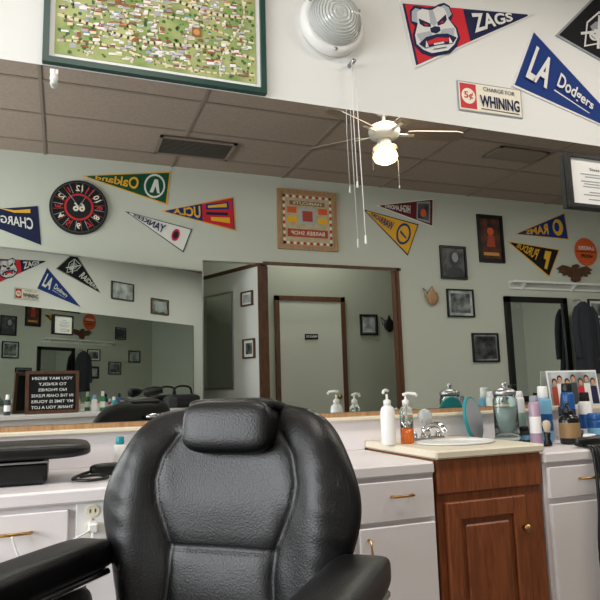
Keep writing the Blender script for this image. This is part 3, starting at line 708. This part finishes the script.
g.add(vs,fs,leather,True,MC)
thread=mat('stitch_thread',(40,40,43),.6)
for (a,b) in seams:
    ax,az=a;bx,bz=b;Ls=math.hypot(bx-ax,bz-az);tx,tz=(bx-ax)/Ls,(bz-az)/Ls
    for off in (-.010,.010):
        k=.002
        while k<Ls-.004:
            p=[]
            for kk in (k,k+.005):
                X=ax+tx*kk-tz*off; ZZ=az+tz*kk+tx*off
                w=hw(ZZ); uu=max(-1,min(1,X/w)); e=max(0,1-abs(uu)**5)**.5*max(0,1-((ZZ-.5)/(z1-.5))**10)**.5
                p.append((X,fronty(X,ZZ,e)-.0003,ZZ))
            g.tube(p,.0006,thread,5,M=MC); k+=.008
# headrest pillow
Mhd=MC@Matrix.Translation((0.01,.245,1.018))@Matrix.Rotation(math.radians(-9),4,'X')
g.sup((0,0,0),(.112,.045,.062),leather,.32,.55,M=Mhd,nu=64,nv=32)
g.sup((0,.035,.052),(.115,.05,.018),leather,.3,.6,M=Mhd,nu=48,nv=16)
g.tube([(-.09,.40,.98),(-.09,.46,.99),(.09,.46,.99),(.09,.40,.98)],.012,chrome,10,M=MC)
g.sup((0,-.04,.50),(.255,.27,.065),leather,.3,.5,M=MC,nu=56)
g.sup((0,-.04,.42),(.24,.25,.035),blackp,.25,.4,M=MC)
for s_ in (-1,1):
    g.sup((s_*.328,-.03,.735),(.060,.26,.036),leather,.3,.5,M=MC,nu=64,nv=28)
    g.bbox(s_*.328-.055,s_*.328+.055,-.25,.19,.688,.704,chrome,.005,M=MC)
    g.bbox(s_*.328-.012,s_*.328+.012,-.17,.16,.44,.695,chrome,.005,M=MC)
    g.sup((s_*.328,0,.57),(.022,.18,.11),leather,.3,.4,M=MC)
    g.box(min(s_*.2,s_*.33),max(s_*.2,s_*.33),-.1,.1,.40,.44,chrome,MC)
g.lathe([(0,0.001),(.33,0.001),(.335,.012),(.31,.03),(.12,.06),(.07,.08),(.06,.10),(.06,.30),(.09,.34),(.09,.39),(0,.39)],(0,0,0),chrome,48,M=MC)
for s_ in (-1,1): g.tube([(s_*.15,-.25,.42),(s_*.15,-.42,.25),(s_*.15,-.52,.16)],.014,chrome,10,M=MC)
g.bbox(-.19,.19,-.60,-.46,.14,.165,chrome,.006,M=MC)
g.tube([(.06,.1,.3),(.16,.24,.32),(.17,.32,.30)],.012,chrome,10,M=MC)
g.build('barber_chair')

# ------------------------------------------------------------ lights, with added ceiling fixtures
def area(name,loc,rot,sx,sy,p,col=(1,1,1)):
    l=bpy.data.lights.new(name,'AREA'); l.shape='RECTANGLE'; l.size=sx; l.size_y=sy; l.energy=p; l.color=col
    o=bpy.data.objects.new(name,l); o.location=loc; o.rotation_euler=rot; COL.objects.link(o); return o
for i,(x,y,p) in enumerate(((.1,.95,27),(2.7,.95,42),(5.4,.95,36))):  # added out-of-view lamps with housings, brightening front wall, chair and counter
    g=G()
    for q in ((x-.62,x+.62,y-.31,y-.28),(x-.62,x+.62,y+.28,y+.31),(x-.62,x-.59,y-.28,y+.28),(x+.59,x+.62,y-.28,y+.28)): g.box(*q,ZC-.05,ZC-.009,whiteplastic)
    g.box(x-.59,x+.59,y-.28,y+.28,ZC-.018,ZC-.009,whiteplastic); g.build('added_light_fixture')
    area('added_ceiling_light',(x,y,ZC-.04),(0,0,0),1.1,.5,p,(1,.94,.86))
area('window_daylight',(XL-.12,.5,1.8),(0,math.radians(-90),0),1.7,2.7,165,(.97,.985,1))
area('hall_fill_light',(2.9,-1.95,ZC-.03),(0,0,0),1.0,.4,20,(1,.95,.88))  # added lamp without a fixture, brightens the back hall
w=bpy.data.worlds.new('world'); w.use_nodes=True; w.node_tree.nodes['Background'].inputs[0].default_value=(.8,.9,1,1); w.node_tree.nodes['Background'].inputs[1].default_value=1.0; bpy.context.scene.world=w

# ------------------------------------------------------------ camera
cd=bpy.data.cameras.new('camera'); cd.sensor_width=36; cd.lens=36*624/600; cd.clip_start=.02
cam=bpy.data.objects.new('camera',cd); COL.objects.link(cam)
cam.matrix_world=Matrix.Translation((0,0,1.1))@Matrix.Rotation(math.radians(-20.9),4,'Z')@Matrix.Rotation(math.radians(98.2),4,'X')@Matrix.Rotation(math.radians(-1.6),4,'Z')
bpy.context.scene.camera=cam
